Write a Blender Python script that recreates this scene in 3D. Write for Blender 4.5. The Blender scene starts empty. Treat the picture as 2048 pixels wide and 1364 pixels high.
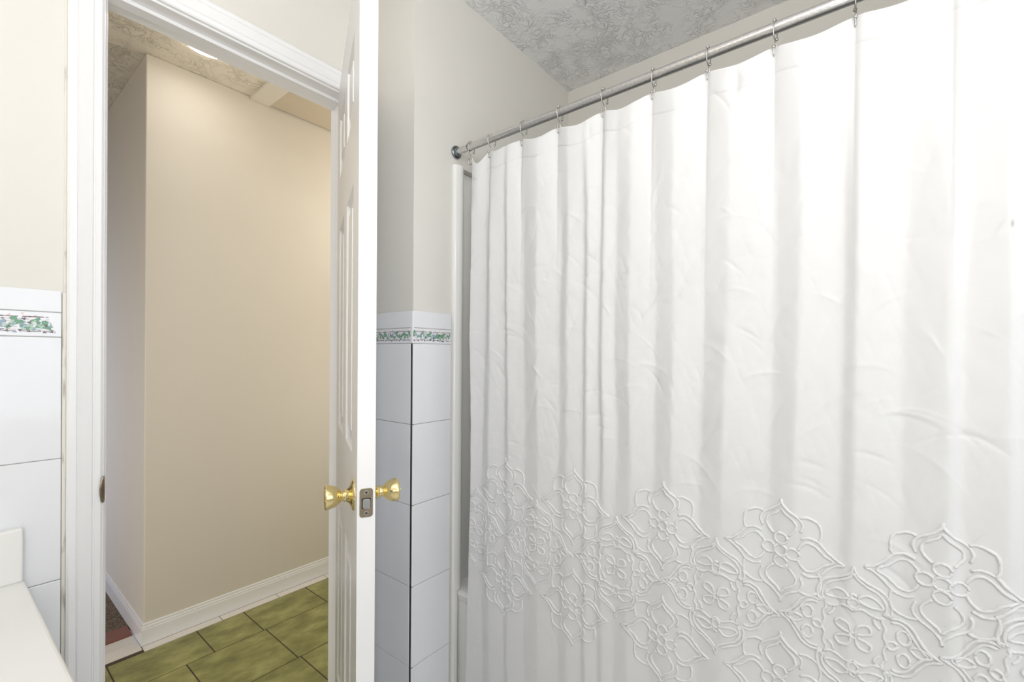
import bpy, bmesh, math, random
import numpy as np
from mathutils import Vector, Matrix

# ------------------------------------------------------------------ camera, light, exposure
S = bpy.context.scene
C = S.collection
YAW, PITCH, ROLL, FOC, SHY, CAMH = 0.6766, -0.0029, 0.0070, 906.66, 30.44, 1.2087

def make_camera():
    c, s = math.cos(YAW), math.sin(YAW)
    F = Vector((c, s, 0)); R = Vector((s, -c, 0)); U = Vector((0, 0, 1))
    cp, sp = math.cos(PITCH), math.sin(PITCH)
    F2 = F * cp + U * sp; U2 = U * cp - F * sp
    cr, sr = math.cos(ROLL), math.sin(ROLL)
    Rr = R * cr + U2 * sr; Ur = U2 * cr - R * sr
    cam = bpy.data.cameras.new('camera'); o = bpy.data.objects.new('camera', cam); C.objects.link(o)
    cam.sensor_fit = 'HORIZONTAL'; cam.sensor_width = 36.0
    cam.lens = FOC / 2048 * 36.0
    cam.shift_y = SHY / 2048
    cam.clip_start = 0.02
    o.matrix_world = Matrix(((Rr.x, Ur.x, -F2.x, 0), (Rr.y, Ur.y, -F2.y, 0), (Rr.z, Ur.z, -F2.z, CAMH), (0, 0, 0, 1)))
    S.camera = o
make_camera()

S.view_settings.view_transform = 'Standard'
S.view_settings.look = 'None'
S.view_settings.gamma = 1.0
S.view_settings.use_curve_mapping = False
S.view_settings.exposure = -0.04

w = bpy.data.worlds.new('world'); S.world = w; w.use_nodes = True
w.node_tree.nodes['Background'].inputs[0].default_value = (0.75, 0.85, 1.0, 1)
w.node_tree.nodes['Background'].inputs[1].default_value = 0.3

def area(name, loc, direction, sx, sy, power, col, spread=180):
    l = bpy.data.lights.new(name, 'AREA'); l.shape = 'RECTANGLE'; l.size = sx; l.size_y = sy
    l.energy = power; l.color = col; l.spread = math.radians(spread)
    o = bpy.data.objects.new(name, l); C.objects.link(o); o.location = loc
    o.rotation_euler = Vector(direction).to_track_quat('-Z', 'Y').to_euler()
    return o

def point(name, loc, r, power, col):
    l = bpy.data.lights.new(name, 'POINT'); l.shadow_soft_size = r; l.energy = power; l.color = col
    o = bpy.data.objects.new(name, l); C.objects.link(o); o.location = loc
    return o

# daylight through the bathroom window behind the camera
area('window_daylight', (0.22, -1.28, 1.42), (0.0, 1, 0.0), 1.2, 1.2, 9.0, (0.87, 0.92, 1.0))
# vanity lamp bar over the basin
area('vanity_lamp_light', (-0.42, 0.42, 2.035), (1, 0, 0), 0.60, 0.09, 1.3, (1.0, 0.88, 0.74))
# added bathroom fill without fixtures: upward areas for the ceiling, and soft points
area('upward_fill_light', (-0.45, -0.55, 1.62), (0.1, 0.10, 1), 0.28, 0.28, 12.0, (1.0, 0.985, 0.97))
area('upward_fill_light', (-0.25, -0.20, 1.05), (0.20, 0.25, 1), 0.28, 0.28, 7.0, (1.0, 0.985, 0.97))
point('bath_fill_light', (-0.08, -0.12, 1.95), 0.12, 10.5, (0.95, 0.96, 1.0))
point('bath_fill_light', (-0.35, -0.75, 1.95), 0.12, 4.5, (0.97, 0.98, 1.0))
# daylight from the room at the left end of the hall
area('hall_daylight', (-1.8, 3.9, 0.8), (1, 0.0, 0), 0.8, 1.0, 10.0, (0.66, 0.74, 1.0), 80)
area('hall_side_fill', (-1.2, 1.75, 0.95), (1, 0.22, 0), 0.5, 1.3, 10.0, (1.0, 0.95, 0.90), 150)  # warm fill, added to brighten the hall wall from the left
# round ceiling light of the hall then added fill points without fixtures
area('hall_ceiling_light', (0.648, 2.073, 2.415), (0, 0, -1), 0.17, 0.17, 0.4, (0.95, 0.95, 1.0))
point('hall_fill_light', (1.75, 1.85, 2.0), 0.08, 7.0, (1.0, 0.97, 0.90))
point('hall_fill_light', (1.6, 1.75, 0.9), 0.08, 2.6, (1.0, 0.98, 0.95))

# ------------------------------------------------------------------ measured layout (metres)
YD, YH2, YHALL, XH = 1.3396, 1.4531, 2.348, 0.5092
X1, Y1, XB, ZC = 0.9121, 1.1310, 1.8158, 2.4407
JX0, JX1, ZHEAD = 0.2188, 0.8192, 2.0395
RX, RZ, RR = 1.0918, 1.902, 0.0116
YMIN, XMIN = -1.30, -0.46

# ------------------------------------------------------------------ material helpers
def new_mat(name):
    m = bpy.data.materials.new(name); m.use_nodes = True
    nt = m.node_tree; b = nt.nodes['Principled BSDF']
    return m, nt, b

def mat(name, col, rough=0.5, metal=0.0, spec=0.5, noise=None, bump=None, trans=None, coat=0.0, aniso=None):
    """noise=(scale, amount, detail): colour mottling; bump=(scale, strength, distance, detail)"""
    m, nt, b = new_mat(name)
    N, L = nt.nodes, nt.links
    b.inputs['Base Color'].default_value = (*col, 1)
    b.inputs['Roughness'].default_value = rough
    b.inputs['Metallic'].default_value = metal
    b.inputs['Specular IOR Level'].default_value = spec
    b.inputs['Coat Weight'].default_value = coat
    tc = N.new('ShaderNodeTexCoord')
    if noise:
        n = N.new('ShaderNodeTexNoise'); n.inputs['Scale'].default_value = noise[0]; n.inputs['Detail'].default_value = noise[2] if len(noise) > 2 else 3
        L.new(tc.outputs['Object'], n.inputs['Vector'])
        r = N.new('ShaderNodeMix'); r.data_type = 'RGBA'
        k = noise[1]
        r.inputs[6].default_value = (*[max(0, v * (1 - k)) for v in col], 1)
        r.inputs[7].default_value = (*[min(1, v * (1 + k)) for v in col], 1)
        L.new(n.outputs['Fac'], r.inputs[0]); L.new(r.outputs[2], b.inputs['Base Color'])
    if bump:
        n = N.new('ShaderNodeTexNoise'); n.inputs['Scale'].default_value = bump[0]; n.inputs['Detail'].default_value = bump[3] if len(bump) > 3 else 3
        L.new(tc.outputs['Object'], n.inputs['Vector'])
        bp = N.new('ShaderNodeBump'); bp.inputs['Strength'].default_value = bump[1]; bp.inputs['Distance'].default_value = bump[2]
        L.new(n.outputs['Fac'], bp.inputs['Height']); L.new(bp.outputs['Normal'], b.inputs['Normal'])
    return m

M = {}
M['wall'] = mat('cream_wall_paint', (0.79, 0.77, 0.715), 0.55, noise=(3.0, 0.012), bump=(220, 0.12, 0.001, 4))
M['hall_wall'] = mat('beige_hall_paint', (0.76, 0.71, 0.62), 0.6, noise=(3.0, 0.015), bump=(220, 0.12, 0.001, 4))
M['trim'] = mat('white_gloss_paint', (0.91, 0.91, 0.915), 0.22, bump=(60, 0.05, 0.0006, 2))
M['door'] = mat('white_door_paint', (0.90, 0.895, 0.89), 0.28, bump=(90, 0.06, 0.0006, 3))
M['tile'] = mat('white_glazed_tile', (0.88, 0.89, 0.92), 0.08, bump=(14, 0.03, 0.0015, 1), noise=(5, 0.012))
M['grout'] = mat('grey_grout', (0.42, 0.41, 0.40), 0.9, noise=(30, 0.25))
M['dark_grout'] = mat('dark_corner_grout', (0.13, 0.125, 0.12), 0.9, noise=(18, 0.5))
M['acrylic'] = mat('white_acrylic', (0.92, 0.918, 0.895), 0.16)
M['marble'] = mat('cultured_marble', (0.90, 0.895, 0.865), 0.18, noise=(9, 0.02, 4))
M['chrome'] = mat('nickel_wire', (0.56, 0.545, 0.52), 0.16, 1.0)
M['brass'] = mat('polished_brass', (0.80, 0.66, 0.33), 0.14, 1.0, noise=(25, 0.10))
M['aged'] = mat('aged_brass_plate', (0.36, 0.31, 0.23), 0.28, 1.0, noise=(60, 0.25))
M['bolt'] = mat('steel_bolt', (0.52, 0.53, 0.55), 0.3, 1.0)
M['bronze'] = mat('dark_bronze', (0.20, 0.16, 0.12), 0.3, 1.0, noise=(80, 0.3))
M['rubber'] = mat('dark_rubber', (0.03, 0.03, 0.03), 0.6)
M['white_strip'] = mat('white_stone_strip', (0.80, 0.76, 0.70), 0.35, noise=(12, 0.05, 4))
M['wood'] = mat('red_brown_wood', (0.24, 0.095, 0.065), 0.45, noise=(40, 0.2))
M['gap'] = mat('dark_gap', (0.035, 0.03, 0.025), 0.9)
M['hatch'] = mat('tan_hatch_panel', (0.62, 0.54, 0.42), 0.7, noise=(8, 0.03))
M['cabinet'] = mat('white_cabinet_paint', (0.82, 0.82, 0.81), 0.35)
M['carpet'] = mat('brown_loop_carpet', (0.19, 0.145, 0.10), 0.95, noise=(95, 0.85, 1), bump=(95, 1.0, 0.02, 1))
for nm, col in dict(leaf=(0.17, 0.35, 0.23), leaf_pale=(0.45, 0.61, 0.50), leaf_blue=(0.30, 0.41, 0.50), twig=(0.16, 0.13, 0.15), blush=(0.82, 0.62, 0.62), slat=(0.66, 0.62, 0.64)).items():
    M[nm] = mat('border_' + nm, col, 0.12)

def rod_mat():
    m = mat('brushed_steel_tube', (0.50, 0.495, 0.49), 0.30, 1.0)
    nt = m.node_tree; N, L = nt.nodes, nt.links; b = N['Principled BSDF']
    tc = N.new('ShaderNodeTexCoord'); mp = N.new('ShaderNodeMapping'); mp.inputs['Scale'].default_value = (700, 160, 700)
    n = N.new('ShaderNodeTexNoise'); n.inputs['Scale'].default_value = 1.0; n.inputs['Detail'].default_value = 4
    L.new(tc.outputs['Object'], mp.inputs[0]); L.new(mp.outputs[0], n.inputs['Vector'])
    r = N.new('ShaderNodeValToRGB'); r.color_ramp.elements[0].position = 0.3; r.color_ramp.elements[1].position = 0.7
    r.color_ramp.elements[0].color = (0.50, 0.49, 0.48, 1); r.color_ramp.elements[1].color = (0.78, 0.77, 0.76, 1)
    L.new(n.outputs['Fac'], r.inputs[0]); L.new(r.outputs[0], b.inputs['Base Color'])
    return m
M['rod'] = rod_mat()

def ceiling_mat(name, col):
    m, nt, b = new_mat(name); N, L = nt.nodes, nt.links
    b.inputs['Base Color'].default_value = (*col, 1); b.inputs['Roughness'].default_value = 0.7
    tc = N.new('ShaderNodeTexCoord')
    n0 = N.new('ShaderNodeTexNoise'); n0.inputs['Scale'].default_value = 7; n0.inputs['Detail'].default_value = 2
    L.new(tc.outputs['Object'], n0.inputs['Vector'])
    va = N.new('ShaderNodeVectorMath'); va.operation = 'MULTIPLY_ADD'; va.inputs[1].default_value = (0.12, 0.12, 0.0)
    L.new(n0.outputs['Color'], va.inputs[0]); L.new(tc.outputs['Object'], va.inputs[2])
    n1 = N.new('ShaderNodeTexNoise'); n1.inputs['Scale'].default_value = 40; n1.inputs['Detail'].default_value = 3; n1.inputs['Distortion'].default_value = 0.8
    L.new(va.outputs[0], n1.inputs['Vector'])
    # ridges: 1-|2n-1|
    a = N.new('ShaderNodeMath'); a.operation = 'MULTIPLY_ADD'; a.inputs[1].default_value = 2; a.inputs[2].default_value = -1
    ab = N.new('ShaderNodeMath'); ab.operation = 'ABSOLUTE'
    mr = N.new('ShaderNodeMapRange'); mr.inputs['From Min'].default_value = 0.0; mr.inputs['From Max'].default_value = 0.16; mr.inputs['To Min'].default_value = 1; mr.inputs['To Max'].default_value = 0; mr.interpolation_type = 'SMOOTHSTEP'
    L.new(n1.outputs['Fac'], a.inputs[0]); L.new(a.outputs[0], ab.inputs[0]); L.new(ab.outputs[0], mr.inputs['Value'])
    n2 = N.new('ShaderNodeTexNoise'); n2.inputs['Scale'].default_value = 11; n2.inputs['Detail'].default_value = 2
    L.new(tc.outputs['Object'], n2.inputs['Vector'])
    mk = N.new('ShaderNodeMapRange'); mk.inputs['From Min'].default_value = 0.36; mk.inputs['From Max'].default_value = 0.6
    L.new(n2.outputs['Fac'], mk.inputs['Value'])
    mu = N.new('ShaderNodeMath'); mu.operation = 'MULTIPLY'
    L.new(mr.outputs[0], mu.inputs[0]); L.new(mk.outputs[0], mu.inputs[1])
    bp = N.new('ShaderNodeBump'); bp.inputs['Strength'].default_value = 0.85; bp.inputs['Distance'].default_value = 0.0045
    L.new(mu.outputs[0], bp.inputs['Height']); L.new(bp.outputs['Normal'], b.inputs['Normal'])
    return m
M['ceiling'] = ceiling_mat('white_textured_ceiling', (0.90, 0.895, 0.885))
M['hall_ceiling'] = ceiling_mat('warm_tinted_ceiling', (0.82, 0.755, 0.64))  # warmth of the hall's lamplight put into the ceiling colour

def floor_tile_mat():
    m, nt, b = new_mat('green_slate_look_tile'); N, L = nt.nodes, nt.links
    b.inputs['Roughness'].default_value = 0.42; b.inputs['Specular IOR Level'].default_value = 0.35
    tc = N.new('ShaderNodeTexCoord'); mp = N.new('ShaderNodeMapping'); mp.inputs['Rotation'].default_value = (0, 0, math.radians(25)); mp.inputs['Scale'].default_value = (8, 13, 8)
    n = N.new('ShaderNodeTexNoise'); n.inputs['Scale'].default_value = 1; n.inputs['Detail'].default_value = 7; n.inputs['Roughness'].default_value = 0.62
    L.new(tc.outputs['Object'], mp.inputs[0]); L.new(mp.outputs[0], n.inputs['Vector'])
    r = N.new('ShaderNodeValToRGB'); e = r.color_ramp.elements
    e[0].position = 0.28; e[0].color = (0.16, 0.16, 0.055, 1)
    e[1].position = 0.72; e[1].color = (0.46, 0.445, 0.18, 1)
    k = e.new(0.5); k.color = (0.29, 0.285, 0.105, 1)
    L.new(n.outputs['Fac'], r.inputs[0]); L.new(r.outputs[0], b.inputs['Base Color'])
    bp = N.new('ShaderNodeBump'); bp.inputs['Strength'].default_value = 0.25; bp.inputs['Distance'].default_value = 0.002
    L.new(n.outputs['Fac'], bp.inputs['Height']); L.new(bp.outputs['Normal'], b.inputs['Normal'])
    return m
M['floor_tile'] = floor_tile_mat()
M['floor_grout'] = mat('dark_brown_grout', (0.075, 0.055, 0.035), 0.9, noise=(40, 0.3))

def caulk_mat():
    m, nt, b = new_mat('ivory_caulk'); N, L = nt.nodes, nt.links
    b.inputs['Roughness'].default_value = 0.5
    tc = N.new('ShaderNodeTexCoord'); mp = N.new('ShaderNodeMapping'); mp.inputs['Scale'].default_value = (60, 60, 7)
    n = N.new('ShaderNodeTexNoise'); n.inputs['Scale'].default_value = 1; n.inputs['Detail'].default_value = 4
    L.new(tc.outputs['Object'], mp.inputs[0]); L.new(mp.outputs[0], n.inputs['Vector'])
    r = N.new('ShaderNodeValToRGB'); e = r.color_ramp.elements
    e[0].position = 0.34; e[0].color = (0.34, 0.31, 0.24, 1); e[1].position = 0.46; e[1].color = (0.82, 0.79, 0.70, 1)
    L.new(n.outputs['Fac'], r.inputs[0]); L.new(r.outputs[0], b.inputs['Base Color'])
    return m
M['caulk'] = caulk_mat()

def fabric_mat(name, col, tl, weave=True):
    m, nt, b = new_mat(name); N, L = nt.nodes, nt.links
    b.inputs['Base Color'].default_value = (*col, 1); b.inputs['Roughness'].default_value = 0.85
    b.inputs['Specular IOR Level'].default_value = 0.15
    out = N['Material Output']
    t = N.new('ShaderNodeBsdfTranslucent'); t.inputs[0].default_value = (*col, 1)
    mx = N.new('ShaderNodeMixShader'); mx.inputs[0].default_value = tl
    L.new(b.outputs[0], mx.inputs[1]); L.new(t.outputs[0], mx.inputs[2]); L.new(mx.outputs[0], out.inputs[0])
    tc = N.new('ShaderNodeTexCoord')
    n = N.new('ShaderNodeTexNoise'); n.inputs['Scale'].default_value = 26; n.inputs['Detail'].default_value = 6; n.inputs['Roughness'].default_value = 0.6; n.inputs['Distortion'].default_value = 0.6
    L.new(tc.outputs['Object'], n.inputs['Vector'])
    bp = N.new('ShaderNodeBump'); bp.inputs['Strength'].default_value = 0.22; bp.inputs['Distance'].default_value = 0.0022
    L.new(n.outputs['Fac'], bp.inputs['Height'])
    L.new(bp.outputs['Normal'], b.inputs['Normal']); L.new(bp.outputs['Normal'], t.inputs['Normal'])
    return m, nt, b, tc

def curtain_mat():
    m, nt, b, tc = fabric_mat('white_cotton', (0.83, 0.83, 0.825), 0.09)
    N, L = nt.nodes, nt.links
    # small dark mark near the curtain's right side
    mp = N.new('ShaderNodeMapping'); mp.vector_type = 'POINT'
    sc = (0.0, 1 / 0.0022, 1 / 0.0065); loc = (0, 0.169 / 0.0022, -1.425 / 0.0065)
    mp.inputs['Scale'].default_value = sc; mp.inputs['Location'].default_value = loc
    ln = N.new('ShaderNodeVectorMath'); ln.operation = 'LENGTH'
    L.new(tc.outputs['Object'], mp.inputs[0]); L.new(mp.outputs[0], ln.inputs[0])
    mr = N.new('ShaderNodeMapRange'); mr.inputs['From Min'].default_value = 0.3; mr.inputs['From Max'].default_value = 1.3
    mr.inputs['To Min'].default_value = 0.55; mr.inputs['To Max'].default_value = 0.0
    L.new(ln.outputs['Value'], mr.inputs['Value'])
    mix = N.new('ShaderNodeMix'); mix.data_type = 'RGBA'
    mix.inputs[6].default_value = (0.83, 0.83, 0.825, 1); mix.inputs[7].default_value = (0.30, 0.29, 0.27, 1)
    L.new(mr.outputs[0], mix.inputs[0]); L.new(mix.outputs[2], b.inputs['Base Color'])
    return m
M['curtain'] = curtain_mat()
M['tuft'] = fabric_mat('white_chenille', (0.86, 0.86, 0.855), 0.05)[0]

def glow_mat():
    m, nt, b = new_mat('lit_diffuser')
    b.inputs['Base Color'].default_value = (0.9, 0.9, 0.9, 1)
    b.inputs['Emission Color'].default_value = (1.0, 0.93, 0.82, 1); b.inputs['Emission Strength'].default_value = 9.0
    return m
M['glow'] = glow_mat()

# ------------------------------------------------------------------ mesh helpers
def link(name, me, parent=None):
    o = bpy.data.objects.new(name, me); C.objects.link(o)
    if parent: o.parent = parent
    return o

def obj(name, bm, mats, parent=None, smooth=False, bevel=0.0, angle=None, segs=2):
    bmesh.ops.recalc_face_normals(bm, faces=bm.faces)
    me = bpy.data.meshes.new(name); bm.to_mesh(me); bm.free()
    for m in (mats if isinstance(mats, (list, tuple)) else [mats]): me.materials.append(m)
    if smooth:
        for p in me.polygons: p.use_smooth = True
    o = link(name, me, parent)
    if bevel:
        b = o.modifiers.new('bevel', 'BEVEL'); b.width = bevel; b.segments = segs; b.limit_method = 'ANGLE'; b.angle_limit = math.radians(35)
        b.harden_normals = False
    if smooth and angle:
        try: me.set_sharp_from_angle(angle=math.radians(angle))
        except Exception: pass
    return o

def thing(name, label, cat, loc=(0, 0, 0), group=None, kind=None):
    o = bpy.data.objects.new(name, None); C.objects.link(o); o.location = loc; o.empty_display_size = 0.05
    return tag(o, label, cat, group, kind)

def tag(o, label=None, cat=None, group=None, kind=None):
    if label: o['label'] = label
    if cat: o['category'] = cat
    if group: o['group'] = group
    if kind: o['kind'] = kind
    return o

def box(bm, a, b, mi=0):
    vs = [bm.verts.new((x, y, z)) for x in (a[0], b[0]) for y in (a[1], b[1]) for z in (a[2], b[2])]
    fs = []
    for idx in ((0, 1, 3, 2), (4, 6, 7, 5), (0, 4, 5, 1), (2, 3, 7, 6), (0, 2, 6, 4), (1, 5, 7, 3)):
        f = bm.faces.new([vs[i] for i in idx]); f.material_index = mi; fs.append(f)
    return vs, fs

def boxes(name, lst, m, parent=None, **k):
    bm = bmesh.new()
    for t in lst: box(bm, t[0], t[1], t[2] if len(t) > 2 else 0)
    return obj(name, bm, m, parent, **k)

def prism(bm, pts, axis_from, axis_to, put, mi=0, cap=True):
    """pts: 2D outline; put(p, t) -> 3D, t in (axis_from, axis_to)"""
    A = [bm.verts.new(put(p, axis_from)) for p in pts]; B = [bm.verts.new(put(p, axis_to)) for p in pts]
    n = len(pts)
    for i in range(n):
        f = bm.faces.new((A[i], A[(i + 1) % n], B[(i + 1) % n], B[i])); f.material_index = mi
    if cap:
        f = bm.faces.new(A[::-1]); f.material_index = mi
        f = bm.faces.new(B); f.material_index = mi

def sweep(bm, prof, path):
    """prof: list of (t,h); path: list of functions (t,h)->Vector giving stations (mitred)"""
    rows = [[bm.verts.new(st(t, h)) for t, h in prof] for st in path]
    n = len(prof)
    for r0, r1 in zip(rows, rows[1:]):
        for i in range(n):
            bm.faces.new((r0[i], r0[(i + 1) % n], r1[(i + 1) % n], r1[i]))
    bm.faces.new(rows[0][::-1]); bm.faces.new(rows[-1])

def lathe(bm, prof, origin, axis, segs=32, mi=0):
    """prof: list of (r, d) along axis"""
    ax = Vector(axis).normalized()
    u = ax.orthogonal().normalized(); v = ax.cross(u)
    o = Vector(origin); rings = []
    for r, d in prof:
        if r < 1e-6: rings.append([bm.verts.new(o + ax * d)])
        else: rings.append([bm.verts.new(o + ax * d + (u * math.cos(2 * math.pi * i / segs) + v * math.sin(2 * math.pi * i / segs)) * r) for i in range(segs)])
    for a, b in zip(rings, rings[1:]):
        for i in range(segs):
            j = (i + 1) % segs
            if len(a) == 1 and len(b) == 1: continue
            if len(a) == 1: f = bm.faces.new((a[0], b[j], b[i]))
            elif len(b) == 1: f = bm.faces.new((a[i], a[j], b[0]))
            else: f = bm.faces.new((a[i], a[j], b[j], b[i]))
            f.material_index = mi

def tube(bm, pts, r, segs=8, closed=False, mi=0):
    pts = [Vector(p) for p in pts]; n = len(pts); rings = []
    prev = None
    for i, p in enumerate(pts):
        if closed: t = (pts[(i + 1) % n] - pts[i - 1]).normalized()
        else: t = (pts[min(i + 1, n - 1)] - pts[max(i - 1, 0)]).normalized()
        if prev is None: u = t.orthogonal().normalized()
        else: u = (prev - t * prev.dot(t)).normalized()
        prev = u; v = t.cross(u)
        rr = r[i] if isinstance(r, (list, tuple)) else r
        rings.append([bm.verts.new(p + (u * math.cos(2 * math.pi * k / segs) + v * math.sin(2 * math.pi * k / segs)) * rr) for k in range(segs)])
    m = n if closed else n - 1
    for i in range(m):
        a, b = rings[i], rings[(i + 1) % n]
        for k in range(segs):
            f = bm.faces.new((a[k], a[(k + 1) % segs], b[(k + 1) % segs], b[k])); f.material_index = mi
    if not closed:
        bm.faces.new(rings[0][::-1]).material_index = mi; bm.faces.new(rings[-1]).material_index = mi

def ball(bm, c, r, mi=0, u=12, v=8):
    res = bmesh.ops.create_uvsphere(bm, u_segments=u, v_segments=v, radius=r, matrix=Matrix.Translation(c))
    for f in {f for vv in res['verts'] for f in vv.link_faces}: f.material_index = mi; f.smooth = True

def smooth_path(pts, n=6, closed=False):
    P = [Vector(p) for p in pts]; out = []
    m = len(P)
    rng = range(m) if closed else range(m - 1)
    for i in rng:
        if closed: p0, p1, p2, p3 = P[i - 1], P[i], P[(i + 1) % m], P[(i + 2) % m]
        else: p0, p1, p2, p3 = P[max(i - 1, 0)], P[i], P[i + 1], P[min(i + 2, m - 1)]
        for k in range(n):
            t = k / n
            out.append(0.5 * ((2 * p1) + (p2 - p0) * t + (2 * p0 - 5 * p1 + 4 * p2 - p3) * t * t + (3 * p1 - p0 - 3 * p2 + p3) * t ** 3))
    if not closed: out.append(P[-1])
    return out

# ------------------------------------------------------------------ setting: walls, ceilings, floors
def structure(o): o['kind'] = 'structure'; return o
random.seed(4)

wall_left = structure(boxes('wall_left', [((-2.6, YD, 0), (JX0 - 0.02, YH2, ZC)), ((JX1 + 0.02, YD, 0), (2.2, YH2, ZC)), ((JX0 - 0.02, YD, 2.06), (JX1 + 0.02, YH2, ZC))], M['wall']))
# hall side of that wall carries the hall's beige paint (skin of plaster)
structure(boxes('wall_hall_near', [((-2.6, YH2, 0), (JX0 - 0.02, YH2 + 0.004, ZC)), ((JX1 + 0.02, YH2, 0), (2.2, YH2 + 0.004, ZC)), ((JX0 - 0.02, YH2, 2.06), (JX1 + 0.02, YH2 + 0.004, ZC))], M['hall_wall']))
SURZ = 1.857
wall_tub = structure(boxes('wall_tub_end', [((X1, Y1, 0), (1.100, YD, ZC))], M['wall']))
structure(boxes('wall_tub_head', [((1.100, Y1, SURZ), (XB + 0.1, YD, ZC))], M['wall']))
structure(boxes('wall_tub_recess', [((1.100, 1.187, 0), (XB + 0.1, YD, SURZ))], M['wall']))
structure(boxes('wall_back', [((XB, YMIN - 0.1, 0), (XB + 0.1, Y1, ZC))], M['wall']))
XW = -1.30        # unseen widening of the room, added to spread the light
WX0, WX1, WZ0, WZ1 = -0.40, 0.84, 0.80, 2.04
structure(boxes('wall_right', [((XW - 0.1, YMIN - 0.1, 0), (WX0, YMIN, ZC)), ((WX1, YMIN - 0.1, 0), (XB, YMIN, ZC)), ((WX0, YMIN - 0.1, 0), (WX1, YMIN, WZ0)), ((WX0, YMIN - 0.1, WZ1), (WX1, YMIN, ZC))], M['wall']))
structure(boxes('window_1', [((WX0, YMIN - 0.08, WZ0), (WX0 + 0.04, YMIN - 0.03, WZ1)), ((WX1 - 0.04, YMIN - 0.08, WZ0), (WX1, YMIN - 0.03, WZ1)), ((WX0, YMIN - 0.08, WZ0), (WX1, YMIN - 0.03, WZ0 + 0.04)), ((WX0, YMIN - 0.08, WZ1 - 0.04), (WX1, YMIN - 0.03, WZ1)), ((WX0, YMIN - 0.075, 1.40), (WX1, YMIN - 0.035, 1.44))], M['trim']))
VY0, VY1, VZ0, VZ1 = -0.92, 0.12, 0.50, 1.46
structure(boxes('wall_front', [((XW - 0.1, 0.45, 0), (XMIN, YD, ZC)), ((XW - 0.1, YMIN, 0), (XW, VY0, ZC)), ((XW - 0.1, VY1, 0), (XW, 0.45, ZC)), ((XW - 0.1, VY0, 0), (XW, VY1, VZ0)), ((XW - 0.1, VY0, VZ1), (XW, VY1, ZC))], M['wall']))
structure(boxes('added_window_2', [((XW - 0.08, VY0, VZ0), (XW - 0.03, VY0 + 0.04, VZ1)), ((XW - 0.08, VY1 - 0.04, VZ0), (XW - 0.03, VY1, VZ1)), ((XW - 0.08, VY0, VZ0), (XW - 0.03, VY1, VZ0 + 0.04)), ((XW - 0.08, VY0, VZ1 - 0.04), (XW - 0.03, VY1, VZ1))], M['trim']))  # unseen window, added for a low fill light; no lamp in it now
structure(boxes('ceiling', [((XW - 0.1, YMIN - 0.1, ZC), (XB + 0.1, YH2 - 0.05, ZC + 0.05))], M['ceiling']))
structure(boxes('ceiling_hall', [((-2.7, YH2 - 0.05, ZC), (2.3, 5.1, ZC + 0.05))], M['hall_ceiling']))
structure(boxes('wall_hall', [((XH, YHALL, 0), (2.3, 5.0, ZC))], M['hall_wall'], bevel=0.004))
structure(boxes('wall_hall_end', [((2.2, YH2, 0), (2.3, YHALL, ZC))], M['hall_wall']))
structure(boxes('wall_far', [((-2.7, 5.0, 0), (2.3, 5.1, ZC))], M['hall_wall']))
structure(boxes('wall_hall_left', [((-2.7, YH2, 0), (-2.6, 5.0, ZC))], M['hall_wall']))

# tiled floor of bathroom and hall: bevelled tiles in grout
YSILL = 1.395     # under the closed door: hall tile one side, pale bathroom tile the other
def build_floor():
    bm = bmesh.new()
    box(bm, (-2.6, YSILL, -0.05), (2.2, 2.345, -0.0015), 1)
    rows = [(2.0755, 2.2945)]
    y = 2.0755
    while y > YSILL + 0.01:
        rows.append((y - 0.2925, y)); y -= 0.2925
    g = 0.0022
    for k, (a, b) in enumerate(rows):
        if k == 0: xs = [0.385 - 0.2925 * i for i in range(11)][::-1] + [0.680, 0.868, 1.161, 1.4535, 1.746, 2.0385]
        elif k == 1: xs = [0.583 - 0.2925 * i for i in range(11)][::-1] + [0.876, 1.1685, 1.461, 1.7535, 2.046]
        else:
            off = 0.886 if k == 2 else 0.886 + random.choice((0, 0.146, -0.1, 0.09))
            xs = [off + 0.2925 * i for i in range(-13, 5)]
        xs = [-2.6] + [x for x in xs if -2.6 < x < 2.2] + [2.2]
        for x0, x1 in zip(xs, xs[1:]):
            if x1 - x0 > 0.01: box(bm, (x0 + g, max(a, YSILL) + g, -0.012), (x1 - g, b - g, 0.0), 0)
    return obj('floor', bm, [M['floor_tile'], M['floor_grout']], bevel=0.0015, segs=1)
structure(build_floor())
bm = bmesh.new(); box(bm, (XW, YMIN, -0.05), (XB, YSILL - 0.001, -0.0015), 1)
for i in range(11):
    for j in range(9):
        x0, y0 = XW + 0.305 * i, YMIN + 0.305 * j
        if x0 < XB and y0 < YSILL - 0.02: box(bm, (x0 + 0.0015, y0 + 0.0015, -0.012), (min(x0 + 0.3035, XB), min(y0 + 0.3035, YSILL - 0.002), 0.0))
structure(obj('floor_bath', bm, [mat('pale_bounce_tile', (0.80, 0.79, 0.76), 0.3, noise=(8, 0.03)), M['grout']]))  # unseen floor, made pale to bounce light onto low parts and ceiling
structure(boxes('floor_carpet', [((-2.6, 2.5605, -0.03), (XH, 5.0, 0.004))], M['carpet']))
structure(boxes('trim_wood_threshold', [((-2.6, 2.465, -0.03), (XH - 0.012, 2.560, 0.008))], M['wood'], bevel=0.003))
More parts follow.
